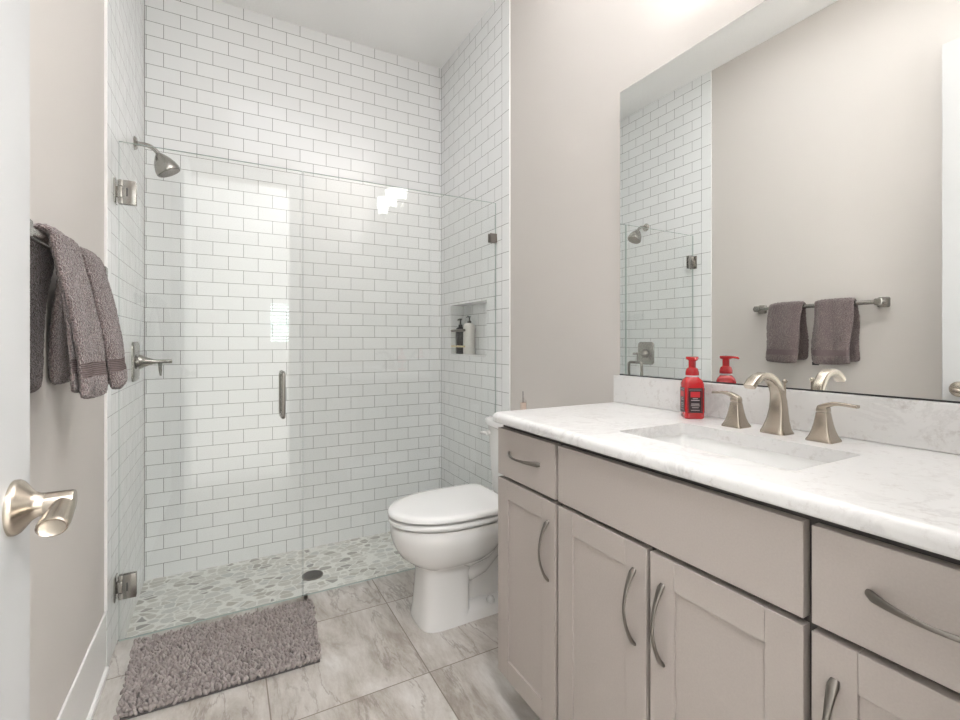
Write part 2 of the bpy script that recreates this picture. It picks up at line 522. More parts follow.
# bedroom behind the camera: seen only as reflections in glass and glazed tile, and its light through the doorway
sbox('floor_bedroom', (-2.0, -3.6, -0.12), (3.0, -0.055, 0.0), 'carpet')
sbox('ceiling_bedroom', (-2.0, -3.6, 2.75), (3.0, -0.069, 2.85), 'ceiling_paint')
sbox('wall_bedroom_left', (-2.1, -3.6, 0), (-2.0, -0.055, 2.75), 'bedroom_paint')
sbox('wall_bedroom_right', (3.0, -3.6, 0), (3.1, -0.055, 2.75), 'bedroom_paint')
m = MB(); m.box((-2.0, -0.055, 0), (-0.12, -0.03, 2.75)); m.box((1.78, -0.055, 0), (3.0, -0.03, 2.75))
struct(m.build('wall_bedroom_front', 'bedroom_paint', smooth=0))
WX0, WX1, WZ0, WZ1 = 0.98, 1.72, 1.14, 1.74
m = MB()
m.box((-2.0, -3.7, 0), (WX0, -3.6, 2.75)); m.box((WX1, -3.7, 0), (3.0, -3.6, 2.75))
m.box((WX0, -3.7, 0), (WX1, -3.6, WZ0)); m.box((WX0, -3.7, WZ1), (WX1, -3.6, 2.75))
struct(m.build('wall_bedroom_back', 'bedroom_paint', smooth=0))
win = sempty('window_1', (WX0, -3.6, WZ0))
m = MB()
m.box((WX0 - 0.07, -3.6, WZ0 - 0.07), (WX1 + 0.07, -3.585, WZ0), 0.003); m.box((WX0 - 0.07, -3.6, WZ1), (WX1 + 0.07, -3.585, WZ1 + 0.07), 0.003)
m.box((WX0 - 0.07, -3.6, WZ0), (WX0, -3.585, WZ1), 0.003); m.box((WX1, -3.6, WZ0), (WX1 + 0.07, -3.585, WZ1), 0.003)
m.build('window_frame', 'trim_paint', win, smooth=0)
m = MB()
for i in range(11):
    z = WZ0 + 0.03 + i * 0.054
    m.box((WX0 + 0.01, -3.645, z), (WX1 - 0.01, -3.605, z + 0.004), rot=Matrix.Rotation(0.45, 3, 'X'))
m.build('window_blind', 'blind_white', win, smooth=0)
MB().box((WX0 - 0.1, -3.72, WZ0 - 0.1), (WX1 + 0.1, -3.702, WZ1 + 0.1)).build('window_pane', 'garden_daylight', win, smooth=0)
# baseboards
m = MB()
m.box((XL, 0.09, 0), (0.0, YT - 0.004, 0.205), 0.003); m.box((XL, 0.09, 0), (0.010, YT - 0.012, 0.022), 0.006)
struct(m.build('baseboard_left', 'trim_paint', smooth=0))
m = MB()
m.box((W - 0.008, 1.32, 0), (XR, YT - 0.006, 0.205), 0.003)
struct(m.build('baseboard_right', 'trim_paint', smooth=0))

# open bathroom door, folded back against the left wall
dr = sempty('door_1', (0.113, 0.095, 0.0))
MB().box((0.095, 0.095, 0.012), (0.131, 0.8316, 2.436), 0.002).build('door_panel', 'door_paint', dr, smooth=0)
LY, LZ = 0.775, 0.930
m = MB()
m.lathe([(0.0335, 0), (0.0335, 0.004), (0.031, 0.008), (0.018, 0.018), (0.0145, 0.024), (0.0135, 0.03)], (0.131, LY, LZ), (1, 0, 0), 36)
lever = m.build('door_lever', 'nickel', dr, 40)
# lever: round neck, then a scooped leaf-shaped handle running back toward the hinge side
m = MB()
m.lathe([(0.0110, 0.0), (0.0138, 0.001), (0.0138, 0.026), (0.0130, 0.0290), (0.0, 0.0290)], (0.160, LY, LZ), (1, 0, 0), 28)
rings = []
def leaf(y, xc, zc, hx_, hz_): return [(xc + hx_ * math.cos(2 * PI * i / 24), y, zc + hz_ * math.sin(2 * PI * i / 24)) for i in range(24)]
for q, (dy, xc, zc, hx_, hz_) in enumerate([(0.010, 0.180, LZ, 0.004, 0.006), (0.004, 0.180, LZ, 0.0105, 0.0122), (-0.008, 0.180, LZ - 0.003, 0.0120, 0.0122), (-0.020, 0.180, LZ - 0.007, 0.0135, 0.0122), (-0.032, 0.180, LZ - 0.010, 0.0148, 0.0122), (-0.044, 0.180, LZ - 0.0125, 0.0155, 0.0120), (-0.052, 0.180, LZ - 0.0135, 0.0155, 0.0117), (-0.0560, 0.180, LZ - 0.014, 0.0148, 0.0110), (-0.0567, 0.180, LZ - 0.014, 0.0140, 0.0103), (-0.0555, 0.180, LZ - 0.014, 0.0130, 0.0094), (-0.0540, 0.180, LZ - 0.0138, 0.009, 0.0065), (-0.0532, 0.180, LZ - 0.0137, 0.004, 0.003)]):
    rings.append(leaf(LY + dy, xc, zc, hx_, hz_))
m.loft(rings)
m.build('lever_handle', 'nickel', lever, 45)
m = MB(); m.box((0.108, 0.8314, 0.90), (0.122, 0.8326, 0.975), 0.0004); m.build('latch_plate', 'nickel', dr)
for zz in (0.22, 1.22, 2.22):
    MB().cyl((0.088, 0.09, zz - 0.045), (0.088, 0.09, zz + 0.045), 0.006).build('hinge', 'nickel', dr)

# ------------------------------------------------------------------ shower glass and fittings
def pane(lo, hi, name, parent):
    m = MB(); m.box(lo, hi)
    o = m.build(name, ['shower_glass', 'glass_edge'], parent, smooth=0)
    for p in o.data.polygons:
        if abs(p.normal.y) < 0.5: p.material_index = 1
    return o
GY0, GY1 = YG - 0.005, YG + 0.005
sd = thing('shower_door', (0.02, YG, 0.012), 'clear frameless glass shower door with two hinges and a pull handle', 'shower door')
pane((0.012, GY0, 0.0225), (0.654, GY1, 1.878), 'glass_pane', sd)
for zc in (1.690, 0.222):
    m = MB()
    m.box((0.024, GY0 - 0.006, zc - 0.045), (0.066, GY0, zc + 0.045), 0.0025)
    m.box((0.024, GY1, zc - 0.045), (0.066, GY1 + 0.006, zc + 0.045), 0.0025)
    m.box((0.010, GY0 - 0.006, zc + 0.021), (0.026, GY1 + 0.006, zc + 0.045), 0.0025)
    m.box((0.010, GY0 - 0.006, zc - 0.045), (0.026, GY1 + 0.006, zc - 0.021), 0.0025)
    h = m.build('hinge', 'steel', sd)
    m = MB()
    m.box((0.0005, YG - 0.026, zc - 0.045), (0.005, YG + 0.026, zc + 0.045), 0.0015)
    m.box((0.005, YG - 0.009, zc - 0.0205), (0.024, YG + 0.009, zc + 0.0205), 0.002)
    m.build('wall_plate', 'steel', h)
    m = MB(); m.box((0.036, GY0 - 0.0068, zc - 0.016), (0.040, GY0 - 0.0058, zc + 0.016), 0.0003); m.build('slot', 'black_gap', h)
hx, hz0, hz1 = 0.573, 0.806, 1.012
m = MB()
for sgn in (-1, 1):
    y0 = GY0 if sgn < 0 else GY1
    yo = y0 + sgn * 0.048
    pts = [(hx, y0, hz0 + 0.01)]
    r_ = 0.016
    for i in range(7):
        a = i / 6 * PI / 2
        pts.append((hx, yo - sgn * r_ + sgn * r_ * math.sin(a), hz0 + 0.01 + r_ - r_ * math.cos(a)))
    for i in range(7):
        a = i / 6 * PI / 2
        pts.append((hx, yo - sgn * r_ + sgn * r_ * math.cos(a), hz1 - 0.01 - r_ + r_ * math.sin(a)))
    pts.append((hx, y0, hz1 - 0.01))
    m.tube(pts, 0.0085, 14, up=(1, 0, 0))
m.build('pull_handle', 'steel', sd, 60)

fp = thing('fixed_glass_panel', (1.14, YG, 0.0), 'clear fixed glass shower panel between the glass door and the right tile wall', 'glass panel')
pane((0.658, GY0, 0.0225), (1.634, GY1, 1.878), 'glass_pane', fp)
for zc in (1.688, 0.25):
    m = MB()
    for a, b in ((GY0 - 0.008, GY0), (GY1, GY1 + 0.008)):
        m.box((1.594, a, zc - 0.024), (W - 0.001, b, zc + 0.024), 0.002)
    m.build('wall_clip', 'nickel_dark', fp)

for xx in (0.668, 1.615):
    MB().box((xx - 0.008, GY0 - 0.001, 0.0), (xx + 0.008, GY1 + 0.001, 0.0225), 0.001).build('setting_block', 'nickel_dark', fp)

# shower head on its arm
AY, AZ = 2.59, 2.028
sh = thing('shower_sprayer', (0.0, AY, AZ), 'brushed nickel shower head on a curved arm, high on the left tile wall', 'shower head')
MB().lathe([(0.030, 0), (0.030, 0.003), (0.024, 0.010), (0.0125, 0.013)], (0.0, AY, AZ), (1, 0, 0), 32).build('flange', 'steel', sh)
pts = [(0.006, AY, AZ)]
for i in range(9):
    a = i / 8 * math.radians(58)
    pts.append((0.035 + 0.06 * math.sin(a), AY, AZ - 0.06 * (1 - math.cos(a))))
dx, dz = math.cos(math.radians(58)), -math.sin(math.radians(58))
pts.append((pts[-1][0] + dx * 0.014, AY, pts[-1][2] + dz * 0.014))
MB().tube(pts, 0.0095, 16, up=(0, 1, 0)).build('arm', 'steel', sh, 60)
ax = Vector((0.47, 0, -0.88)).normalized()
o0 = Vector(pts[-1]) - ax * 0.006
m = MB()
m.lathe([(0.011, -0.004), (0.017, 0.003), (0.024, 0.012), (0.036, 0.030), (0.045, 0.050), (0.0505, 0.070), (0.0515, 0.084), (0.049, 0.088)], o0, ax, 36)
hd = m.build('head', 'steel', sh, 40)
m = MB(); m.lathe([(0.046, 0.0875), (0.046, 0.0895), (0.0, 0.0895)], o0, ax, 30)
u_ = ax.orthogonal().normalized(); v_ = ax.cross(u_)
for rr, cn in ((0.012, 6), (0.024, 12), (0.036, 18)):
    for i in range(cn):
        a = 2 * PI * i / cn
        p = o0 + ax * 0.089 + (u_ * math.cos(a) + v_ * math.sin(a)) * rr
        m.cyl(p, p + ax * 0.0025, 0.0016, 8)
m.build('spray_face', 'nickel_dark', hd, 30)

# valve trim with lever
VY, VZ = 2.588, 1.045
sv = thing('shower_valve', (0.0, VY, VZ), 'brushed nickel shower valve lever on a rounded plate, left tile wall', 'shower valve')
rings = []
for hh, ins in ((0.0, 0.0), (0.005, 0.0), (0.009, 0.003), (0.011, 0.008)):
    rings.append([(hh, p[0], p[1]) for p in [(q[0], q[1]) for q in rrect(VY, VZ, 0.078 - ins, 0.088 - ins, 0.026, 0)]])
MB().loft(rings).build('plate', 'steel', sv, 40)
m = MB()
m.lathe([(0.024, 0.0), (0.024, 0.006), (0.034, 0.008), (0.033, 0.014), (0.026, 0.026), (0.018, 0.042), (0.012, 0.060), (0.0095, 0.075), (0.0085, 0.11), (0.0085, 0.130), (0.006, 0.133)], (0.010, VY, VZ - 0.002), (1, 0, 0), 30)
hb = m.build('handle', 'steel', sv, 40)
pts = [(0.096, VY, VZ), (0.0965, VY, VZ - 0.02), (0.0975, VY, VZ - 0.045), (0.0985, VY, VZ - 0.068)]
MB().tube(pts, [(0.0075, 0.0055), (0.007, 0.0055), (0.0065, 0.005), (0.0035, 0.003)], 14, up=(0, 1, 0)).build('lever', 'steel', hb, 50)

# floor drain
fd = thing('floor_drain', (0.756, 2.54, ZS), 'round dark metal drain grate set in the pebble shower floor', 'drain')
m = MB(); m.lathe([(0.0, 0.0), (0.052, 0.0), (0.052, 0.004), (0.047, 0.005), (0.047, 0.0025), (0.0, 0.0025)], (0.756, 2.54, ZS), n=40, cap=False)
m.build('ring', 'nickel_dark', fd, 40)
m = MB()
for i in range(-5, 6):
    for j in range(2):
        c = i * 0.0078; h = math.sqrt(max(0, 0.046 ** 2 - c * c))
        if h < 0.01: continue
        if j == 0: m.box((0.756 + c - 0.0018, 2.54 - h, ZS + 0.0025), (0.756 + c + 0.0018, 2.54 + h, ZS + 0.0048))
        else: m.box((0.756 - h, 2.54 + c - 0.0018, ZS + 0.0025), (0.756 + h, 2.54 + c + 0.0018, ZS + 0.0046))
m.build('grate', 'drain_metal', fd)

# niche bottles
def pump_bottle(name, c, r, h, htot, bm_, label):
    t = thing(name, c, label, 'bottle')
    MB().lathe([(r * 0.93, 0), (r, 0.004), (r, h * 0.86), (r * 0.9, h * 0.93), (r * 0.6, h * 0.985), (r * 0.34, h), (0, h)], c, n=30).build('body', bm_, t, 45)
    x, y, z = c
    m = MB()
    m.lathe([(0.013, h - 0.001), (0.013, h + 0.013), (0.006, h + 0.016), (0.0045, htot - 0.012), (0.009, htot - 0.010), (0.0095, htot), (0, htot)], c, n=20)
    m.tube([(x, y, z + htot - 0.005), (x - 0.018, y - 0.01, z + htot - 0.005), (x - 0.026, y - 0.016, z + htot - 0.011)], 0.004, 10)
    m.build('pump', 'pump_black', t, 40)
    return t
NB = NZ0 + 0.008
pump_bottle('shampoo_bottle', (1.690, 2.705, NB), 0.032, 0.172, 0.225, 'bottle_black', 'black pump bottle in the wall niche, half behind the white bottle')
pump_bottle('conditioner_bottle', (1.693, 2.588, NB), 0.038, 0.192, 0.238, 'bottle_white', 'white pump bottle with black pump in the wall niche')
br_ = thing('niche_rail', (1.645, NY1, 1.18), 'pair of short metal bars across the bottles in the wall niche', 'rail')
for zz, mt, rr in ((1.205, 'nickel_dark', 0.0085), (1.105, 'brass', 0.006)):
    m = MB(); m.cyl((1.646, NY1 + 0.001, zz), (1.646, 2.565, zz), rr, 14); m.build('bar', mt, br_, 40)

# ------------------------------------------------------------------ bath mat
mt = thing('bath_mat', (0.37, 1.94, 0.0), 'grey shaggy chenille bath mat on the floor at the shower door', 'bath mat')
A_, B_, C_, D_ = Vector((0.075, 1.735, 0)), Vector((0.655, 1.720, 0)), Vector((0.690, 2.125, 0)), Vector((0.060, 2.145, 0))
def bil(u, v): return A_ * (1 - u) * (1 - v) + B_ * u * (1 - v) + C_ * u * v + D_ * (1 - u) * v
m = MB()
m.loft([[tuple(bil(u, v) + Vector((0, 0, z))) for u, v in ((0.004, 0.006), (0.996, 0.006), (0.996, 0.994), (0.004, 0.994))] for z in (0.001, 0.007)])
m.build('backing', 'mat_backing', mt, smooth=0)
ib = bmesh.new(); bmesh.ops.create_icosphere(ib, subdivisions=2, radius=1.0)
bv = np.array([v.co[:] for v in ib.verts]); bf = np.array([[v.index for v in f.verts] for f in ib.faces]); ib.free()
rng = np.random.default_rng(3)
VV, FF, cnt = [], [], 0
NU, NV = 52, 35
for i in range(NU):
    for j in range(NV):
        u = (i + 0.5 + 0.5 * (j % 2 - 0.5) + rng.uniform(-0.32, 0.32)) / NU
        v = (j + 0.5 + rng.uniform(-0.32, 0.32)) / NV
        p = bil(min(max(u, -0.004), 1.004), min(max(v, -0.006), 1.004))
        edge = j == 0
        r = rng.uniform(0.0052, 0.0068) * (1.15 if edge else 1.0)
        h = rng.uniform(0.010, 0.0145) * (0.75 if edge else 1)
        tilt = rng.uniform(-0.55, 0.55, 2)
        q = bv * np.array([r, r, h])
        q[:, 0] += q[:, 2] * tilt[0]; q[:, 1] += q[:, 2] * tilt[1]
        q += np.array([p.x, p.y, 0.009 + h * 0.55])
        q[:, 2] = np.maximum(q[:, 2], 0.003)
        VV.append(q); FF.append(bf + cnt); cnt += len(bv)
me = bpy.data.meshes.new('pile')
V_ = np.concatenate(VV) - np.array(mt.location[:]); F_ = np.concatenate(FF)
me.from_pydata(V_.tolist(), [], F_.tolist())
me.materials.append(MATS['chenille'])
me.polygons.foreach_set('use_smooth', [True] * len(me.polygons))
pile = bpy.data.objects.new('pile', me); COL.objects.link(pile); pile.parent = mt
pile['kind'] = 'stuff'

# ------------------------------------------------------------------ toilet
TY = 1.785
to = thing('toilet', (1.25, TY, 0.0), 'white two-piece toilet with closed lid beside the vanity cabinet', 'toilet')
def egg(xf, xb, hw, z, n=44, pf=2.1, pb=3.2, xm=None):
    """egg outline: front tip xf, back xb, half width hw, widest at xm"""
    xf += 0.009
    xm = xm if xm is not None else xf + (xb - xf) * 0.55
    pts = []
    for i in range(n):
        a = 2 * PI * i / n
        c, s = math.cos(a), math.sin(a)
        p = pb if c > 0 else pf
        xx = math.copysign(abs(c) ** (2 / p), c); yy = math.copysign(abs(s) ** (2 / p), s)
        pts.append((xm + xx * ((xb - xm) if c > 0 else (xm - xf)), TY + yy * hw, z))
    return pts
m = MB()
# pedestal column and bowl
m.loft([egg(1.024, 1.245, 0.108, 0.0, pf=3.8, pb=6, xm=1.15), egg(1.022, 1.245, 0.108, 0.012, pf=3.8, pb=6, xm=1.15),
        egg(1.031, 1.24, 0.104, 0.05, pf=3.8, pb=6, xm=1.15), egg(1.038, 1.24, 0.101, 0.13, pf=3.7, pb=6, xm=1.15),
        egg(1.042, 1.245, 0.099, 0.212, pf=3.5, pb=6, xm=1.15), egg(1.036, 1.27, 0.104, 0.236, pf=3.0, pb=5, xm=1.16),
        egg(1.000, 1.32, 0.130, 0.252, pf=2.5, pb=3.6, xm=1.18), egg(0.962, 1.37, 0.156, 0.282, pf=2.3, xm=1.19),
        egg(0.942, 1.40, 0.170, 0.318, pf=2.2, xm=1.19), egg(0.931, 1.43, 0.1775, 0.352, pf=2.15, xm=1.19),
        egg(0.928, 1.44, 0.179, 0.368, pf=2.15, xm=1.19), egg(0.927, 1.44, 0.179, 0.398, pf=2.15, xm=1.19), egg(0.934, 1.435, 0.174, 0.407, pf=2.15, xm=1.19), egg(0.95, 1.42, 0.160, 0.4085, pf=2.15, xm=1.19)])
# rear body under the tank deck, tapering down to the rear pedestal
m.loft([rrect(1.44, TY, 0.20, 0.050, 0.03, 0.0), rrect(1.44, TY, 0.19, 0.050, 0.03, 0.16), rrect(1.44, TY, 0.18, 0.070, 0.05, 0.24), rrect(1.45, TY, 0.17, 0.115, 0.06, 0.30), rrect(1.46, TY, 0.16, 0.165, 0.06, 0.345), rrect(1.465, TY, 0.16, 0.185, 0.05, 0.385), rrect(1.465, TY, 0.155, 0.182, 0.05, 0.41)])
# floor flange
m.loft([rrect(1.39, TY, 0.235, 0.106, 0.03, 0.0), rrect(1.39, TY, 0.235, 0.105, 0.03, 0.028), rrect(1.38, TY, 0.22, 0.097, 0.03, 0.046), rrect(1.38, TY, 0.20, 0.05, 0.03, 0.060)])
# trapway bulging on both sides
for sgn in (-1, 1):
    P = [(1.20, 0.20), (1.25, 0.185), (1.30, 0.20), (1.35, 0.245), (1.41, 0.295), (1.47, 0.31), (1.52, 0.28), (1.55, 0.21), (1.555, 0.12), (1.555, 0.02)]
    m.tube([(x, TY + sgn * 0.050, z) for x, z in P], 0.043, 18, up=(0, 1, 0))
    P = [(1.16, 0.30), (1.23, 0.262), (1.30, 0.275), (1.37, 0.325), (1.44, 0.37)]
    m.tube([(x, TY + sgn * 0.082, z) for x, z in P], [0.045, 0.045, 0.043, 0.042, 0.04], 18, up=(0, 1, 0))
bowl = m.build('bowl', 'ceramic', to, 50)
MB().loft([egg(0.955, 1.40, 0.155, 0.4135, xm=1.19), egg(0.925, 1.41, 0.182, 0.4145, xm=1.19), egg(0.918, 1.415, 0.186, 0.419, xm=1.19), egg(0.918, 1.415, 0.186, 0.430, xm=1.19), egg(0.925, 1.41, 0.182, 0.435, xm=1.19)]).build('seat', 'seat_plastic', to, 50)
MB().loft([egg(0.955, 1.39, 0.155, 0.4425, pb=9, xm=1.19), egg(0.925, 1.402, 0.182, 0.4430, pb=9, xm=1.19), egg(0.916, 1.418, 0.186, 0.4475, pb=9, xm=1.19), egg(0.917, 1.418, 0.185, 0.458, pb=9, xm=1.19), egg(0.925, 1.414, 0.180, 0.464, pb=9, xm=1.19), egg(0.955, 1.405, 0.160, 0.4665, pb=9, xm=1.19), egg(1.02, 1.38, 0.11, 0.468, pb=9, xm=1.19)]).build('lid', 'seat_plastic', to, 50)
for sgn in (-1, 1): MB().box((1.40, TY + sgn * 0.075 - 0.022, 0.41), (1.435, TY + sgn * 0.075 + 0.022, 0.452), 0.006).build('lid_hinge', 'seat_plastic', to)
def tank_ring(z, xf, hw, bow, r=0.03, n=14, xb=1.628):
    pts = [(xb, TY + hw, z), (xb, TY - hw, z)]
    for i in range(n + 1):
        t = -1 + 2 * i / n
        e = max(0.0, abs(t) - 0.86) / 0.14
        pts.append((xf + bow * t * t + 0.035 * (1 - math.sqrt(max(0, 1 - e * e))), TY + t * hw, z))
    return pts
MB().loft([tank_ring(0.415, 1.475, 0.165, 0.02), tank_ring(0.43, 1.465, 0.172, 0.022), tank_ring(0.60, 1.453, 0.187, 0.028), tank_ring(0.735, 1.446, 0.196, 0.03)]).build('tank', 'ceramic', to, 40)
MB().loft([tank_ring(0.737, 1.440, 0.200, 0.03), tank_ring(0.742, 1.434, 0.206, 0.03), tank_ring(0.764, 1.434, 0.206, 0.03), tank_ring(0.772, 1.440, 0.200, 0.03), tank_ring(0.775, 1.452, 0.188, 0.03)]).build('tank_lid', 'ceramic', to, 40)
m = MB()
fy = TY + 0.150
m.cyl((1.470, fy, 0.700), (1.450, fy, 0.700), 0.012, 20)
m.tube([(1.447, fy - 0.006, 0.700), (1.442, fy + 0.012, 0.700), (1.441, fy + 0.032, 0.698), (1.442, fy + 0.050, 0.695)], [(0.005, 0.008), (0.005, 0.008), (0.005, 0.007), (0.004, 0.005)], 14)
m.build('flush_lever', 'ceramic', to, 50)
for sgn in (-1, 1):
    MB().lathe([(0.018, 0.0), (0.018, 0.008), (0.013, 0.021), (0.005, 0.026), (0, 0.026)], (1.335, TY + sgn * 0.084, 0.044), n=24).build('bolt_cap', 'seat_plastic', to, 50)

# small bottle on the tank lid
rd = thing('diffuser_bottle', (1.535, 1.752, 0.775), 'small clear glass bottle of pale pink liquid standing on the toilet tank', 'bottle')
cx, cy, cz = rd.location
MB().loft([rrect(cx, cy, 0.011, 0.011, 0.004, cz), rrect(cx, cy, 0.0125, 0.0125, 0.004, cz + 0.003), rrect(cx, cy, 0.0125, 0.0125, 0.004, cz + 0.090), rrect(cx, cy, 0.0105, 0.0105, 0.005, cz + 0.098), rrect(cx, cy, 0.006, 0.006, 0.006, cz + 0.101), rrect(cx, cy, 0.006, 0.006, 0.006, cz + 0.108)]).build('body', 'bottle_glass', rd, 40)
MB().loft([rrect(cx, cy, 0.0105, 0.0105, 0.003, cz + 0.003), rrect(cx, cy, 0.0105, 0.0105, 0.003, cz + 0.086)]).build('liquid', 'pink_liquid', rd, 40)
MB().cyl((cx, cy, cz + 0.02), (cx - 0.002, cy, cz + 0.136), 0.0018, 8).build('stem', 'reed', rd)

# ------------------------------------------------------------------ towel bar and towels
BX, BZ = 0.046, 1.332
tb = thing('towel_bar', (0.0, 1.385, BZ), 'brushed nickel towel bar mounted on the left wall', 'towel bar')
MB().cyl((BX, 1.06, BZ), (BX, 1.712, BZ), 0.0112, 20).build('bar', 'steel', tb, 40)
for yy in (1.088, 1.690):
    m = MB()
    rings = []
    for x, h in ((XL, 0.026), (XL + 0.006, 0.026), (XL + 0.012, 0.020), (0.02, 0.015), (0.036, 0.017), (0.058, 0.017), (0.061, 0.014)):
        rings.append([(x, p[0], p[1]) for p in rrect(yy, BZ, h, h, h * 0.35, 0, 4)])
    m.loft(rings)
    m.build('post', 'steel', tb, 30)

def towel(name, y0, y1, zf, zb, flare, label, seed):
    t = thing(name, (BX, (y0 + y1) / 2, BZ), label, 'towel', 'hand towels on the towel bar')
    rs = np.random.default_rng(seed)
    def layer(ya, yb, th, xo, zf_, nm, back=True):
        # centre line of the folded sheet: back hem up over the bar, down to the front hem
        cl = []
        if back:
            for i in range(14):
                q = i / 13
                cl.append((0.004 + xo * 0 + (BX - 0.018 - 0.004) * (q ** 3), zb + (BZ - 0.01 - zb) * q))
        for i in range(9):
            a = PI * (1 - i / 8)
            cl.append((BX + 0.0185 * math.cos(a) * 1.0, BZ + 0.004 + 0.0185 * math.sin(a)))
        for i in range(1, 22):
            q = i / 21
            cl.append((BX + 0.0185 + (flare + xo - BX - 0.0185) * (1 - (1 - q) ** 1.6), BZ - (BZ - zf_) * q))
        n = len(cl)
        ny = 17
        bm = bmesh.new()
        top, bot = [], []
        for i, (x, z) in enumerate(cl):
            a = cl[max(0, i - 1)]; b = cl[min(n - 1, i + 1)]
            tx, tz = b[0] - a[0], b[1] - a[1]; L = math.hypot(tx, tz) or 1
            nx, nz = -tz / L, tx / L
            hem = min(1, 0.35 + i / 1.5, 0.35 + (n - 1 - i) / 1.5)
            rt, rb = [], []
            for j in range(ny):
                s_ = j / (ny - 1)
                e = 2 * s_ - 1
                rnd = (1 - abs(e) ** 5) ** 0.5
                hh = th * 0.5 * hem * (0.22 + 0.78 * rnd)
                yc = ya + (yb - ya) * s_
                fr = i / (n - 1)
                wav = 0.0045 * math.sin(s_ * 5.5 + seed + fr * 2.0) * fr + 0.003 * math.sin(s_ * 11 + fr * 4 + seed * 2) * fr
                dz_ = 0.003 * math.sin(s_ * 4 + seed) * (1 if fr > 0.95 else 0)
                band = 0
                zz = z - zf_
                if fr > 0.6 and 0.052 < zz < 0.078: band = -0.0022
                yy = yc + (0.004 * math.sin(z * 23 + seed) + 0.004 * (0.5 - s_) * 0)
                px, pz = x + wav, z + dz_
                rt.append(bm.verts.new((px + nx * (hh + band), yy, pz + nz * (hh + band))))
                rb.append(bm.verts.new((px - nx * hh, yy, pz - nz * hh)))
            top.append(rt); bot.append(rb)
        for i in range(n - 1):
            for j in range(ny - 1):
                f_ = bm.faces.new((top[i][j], top[i][j + 1], top[i + 1][j + 1], top[i + 1][j]))
                zm = (cl[i][1] + cl[i + 1][1]) / 2 - zf_
                if (i > n * 0.55 or back is False) and 0.050 < zm < 0.078: f_.material_index = 1
                bm.faces.new((bot[i][j], bot[i + 1][j], bot[i + 1][j + 1], bot[i][j + 1]))
            bm.faces.new((top[i][0], top[i + 1][0], bot[i + 1][0], bot[i][0]))
            bm.faces.new((top[i][-1], bot[i][-1], bot[i + 1][-1], top[i + 1][-1]))
        bm.faces.new([v for v in top[0]] + [v for v in reversed(bot[0])])
        bm.faces.new([v for v in reversed(top[-1])] + [v for v in bot[-1]])
        bmesh.ops.recalc_face_normals(bm, faces=bm.faces)
        mm = MB(); mm.bm.free(); mm.bm = bm
        o = mm.build(nm, ['towel_terry', 'towel_band'], t, 80, sub=2)
        tex = bpy.data.textures.new('terry_pile', 'CLOUDS'); tex.noise_scale = 0.006; tex.noise_depth = 1
        md = o.modifiers.new('pile', 'DISPLACE'); md.texture = tex; md.strength = 0.0055; md.mid_level = 0.5
        return o
    layer(y0, y1, 0.020, 0.0, zf, 'folded_cloth')
    layer(y0 + 0.006, y1 + 0.014, 0.014, -0.017, zf + 0.012, 'inner_fold', back=False)
    if seed == 1:
        m = MB(); m.box((flare - 0.012, y0 + 0.145, zf - 0.006), (flare - 0.010, y0 + 0.178, zf + 0.012)); m.build('care_tag', 'tag_black', t)
    return t
towel('hand_towel', 1.184, 1.354, 1.014, 1.025, 0.112, 'grey-brown hand towel nearer the door on the towel bar', 1)
towel('hand_towel', 1.430, 1.600, 1.014, 1.028, 0.118, 'grey-brown hand towel nearer the shower on the towel bar', 4)

# ------------------------------------------------------------------ vanity
CX = 1.110                      # front face of doors and drawers
TH = 0.020
def shaker(m, y0, y1, z0, z1, st=0.057):
    x0, x1 = CX, CX + TH
    g = 0.0002
    m.box((x0, y0, z0), (x1, y0 + st - g, z1), 0.0012); m.box((x0, y1 - st + g, z0), (x1, y1, z1), 0.0012)
    m.box((x0 + 0.0001, y0 + st, z1 - st), (x1, y1 - st, z1), 0.0012); m.box((x0 + 0.0001, y0 + st, z0), (x1, y1 - st, z0 + st), 0.0012)
    m.box((x0 + 0.0055, y0 + st - 0.004, z0 + st - 0.004), (x1 - 0.003, y1 - st + 0.004, z1 - st + 0.004))
def pull(parent, a, b, mat='nickel_dark'):
    """arched pull between two feet on the door face"""
    a, b = Vector(a), Vector(b)
    side = (b - a).normalized()
    out = Vector((-1, 0, 0))
    up = side.cross(out).normalized()
    L = (b - a).length
    pts, rad = [], []
    n = 25
    for i in range(n):
        t = i / (n - 1)
        h = 0.029 * (math.sin(PI * t) ** 0.8)
        pts.append(a + side * L * t + out * (h - 0.001 if i in (0, n - 1) else h))
        q = abs(2 * t - 1)
        w = 0.0036 + 0.0052 * q ** 2.2 - (0.003 if q > 0.97 else 0)
        rad.append((w, 0.0026 + 0.0016 * q ** 2))
    m = MB(); m.tube([tuple(p) for p in pts], rad, 16, up=tuple(up.cross(side)))
    return m.build('handle', mat, parent, 60)
ZT, ZD1, ZD0, ZB = 0.866, 0.7225, 0.7115, 0.107
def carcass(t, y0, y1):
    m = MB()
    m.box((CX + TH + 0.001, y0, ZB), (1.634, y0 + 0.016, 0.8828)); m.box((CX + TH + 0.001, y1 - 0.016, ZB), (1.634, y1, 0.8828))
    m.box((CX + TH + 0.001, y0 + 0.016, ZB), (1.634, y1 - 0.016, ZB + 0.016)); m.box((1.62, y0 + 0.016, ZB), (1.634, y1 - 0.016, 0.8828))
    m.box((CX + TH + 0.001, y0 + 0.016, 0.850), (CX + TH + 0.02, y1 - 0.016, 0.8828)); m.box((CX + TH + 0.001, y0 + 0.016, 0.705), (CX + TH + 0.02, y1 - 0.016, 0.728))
    m.build('carcass', 'carcass_shaded', t, smooth=0)
    m = MB(); m.box((CX + 0.085, y0, 0.0), (CX + 0.10, y1, ZB)); m.build('toe_kick', 'cabinet_paint', t, smooth=0)
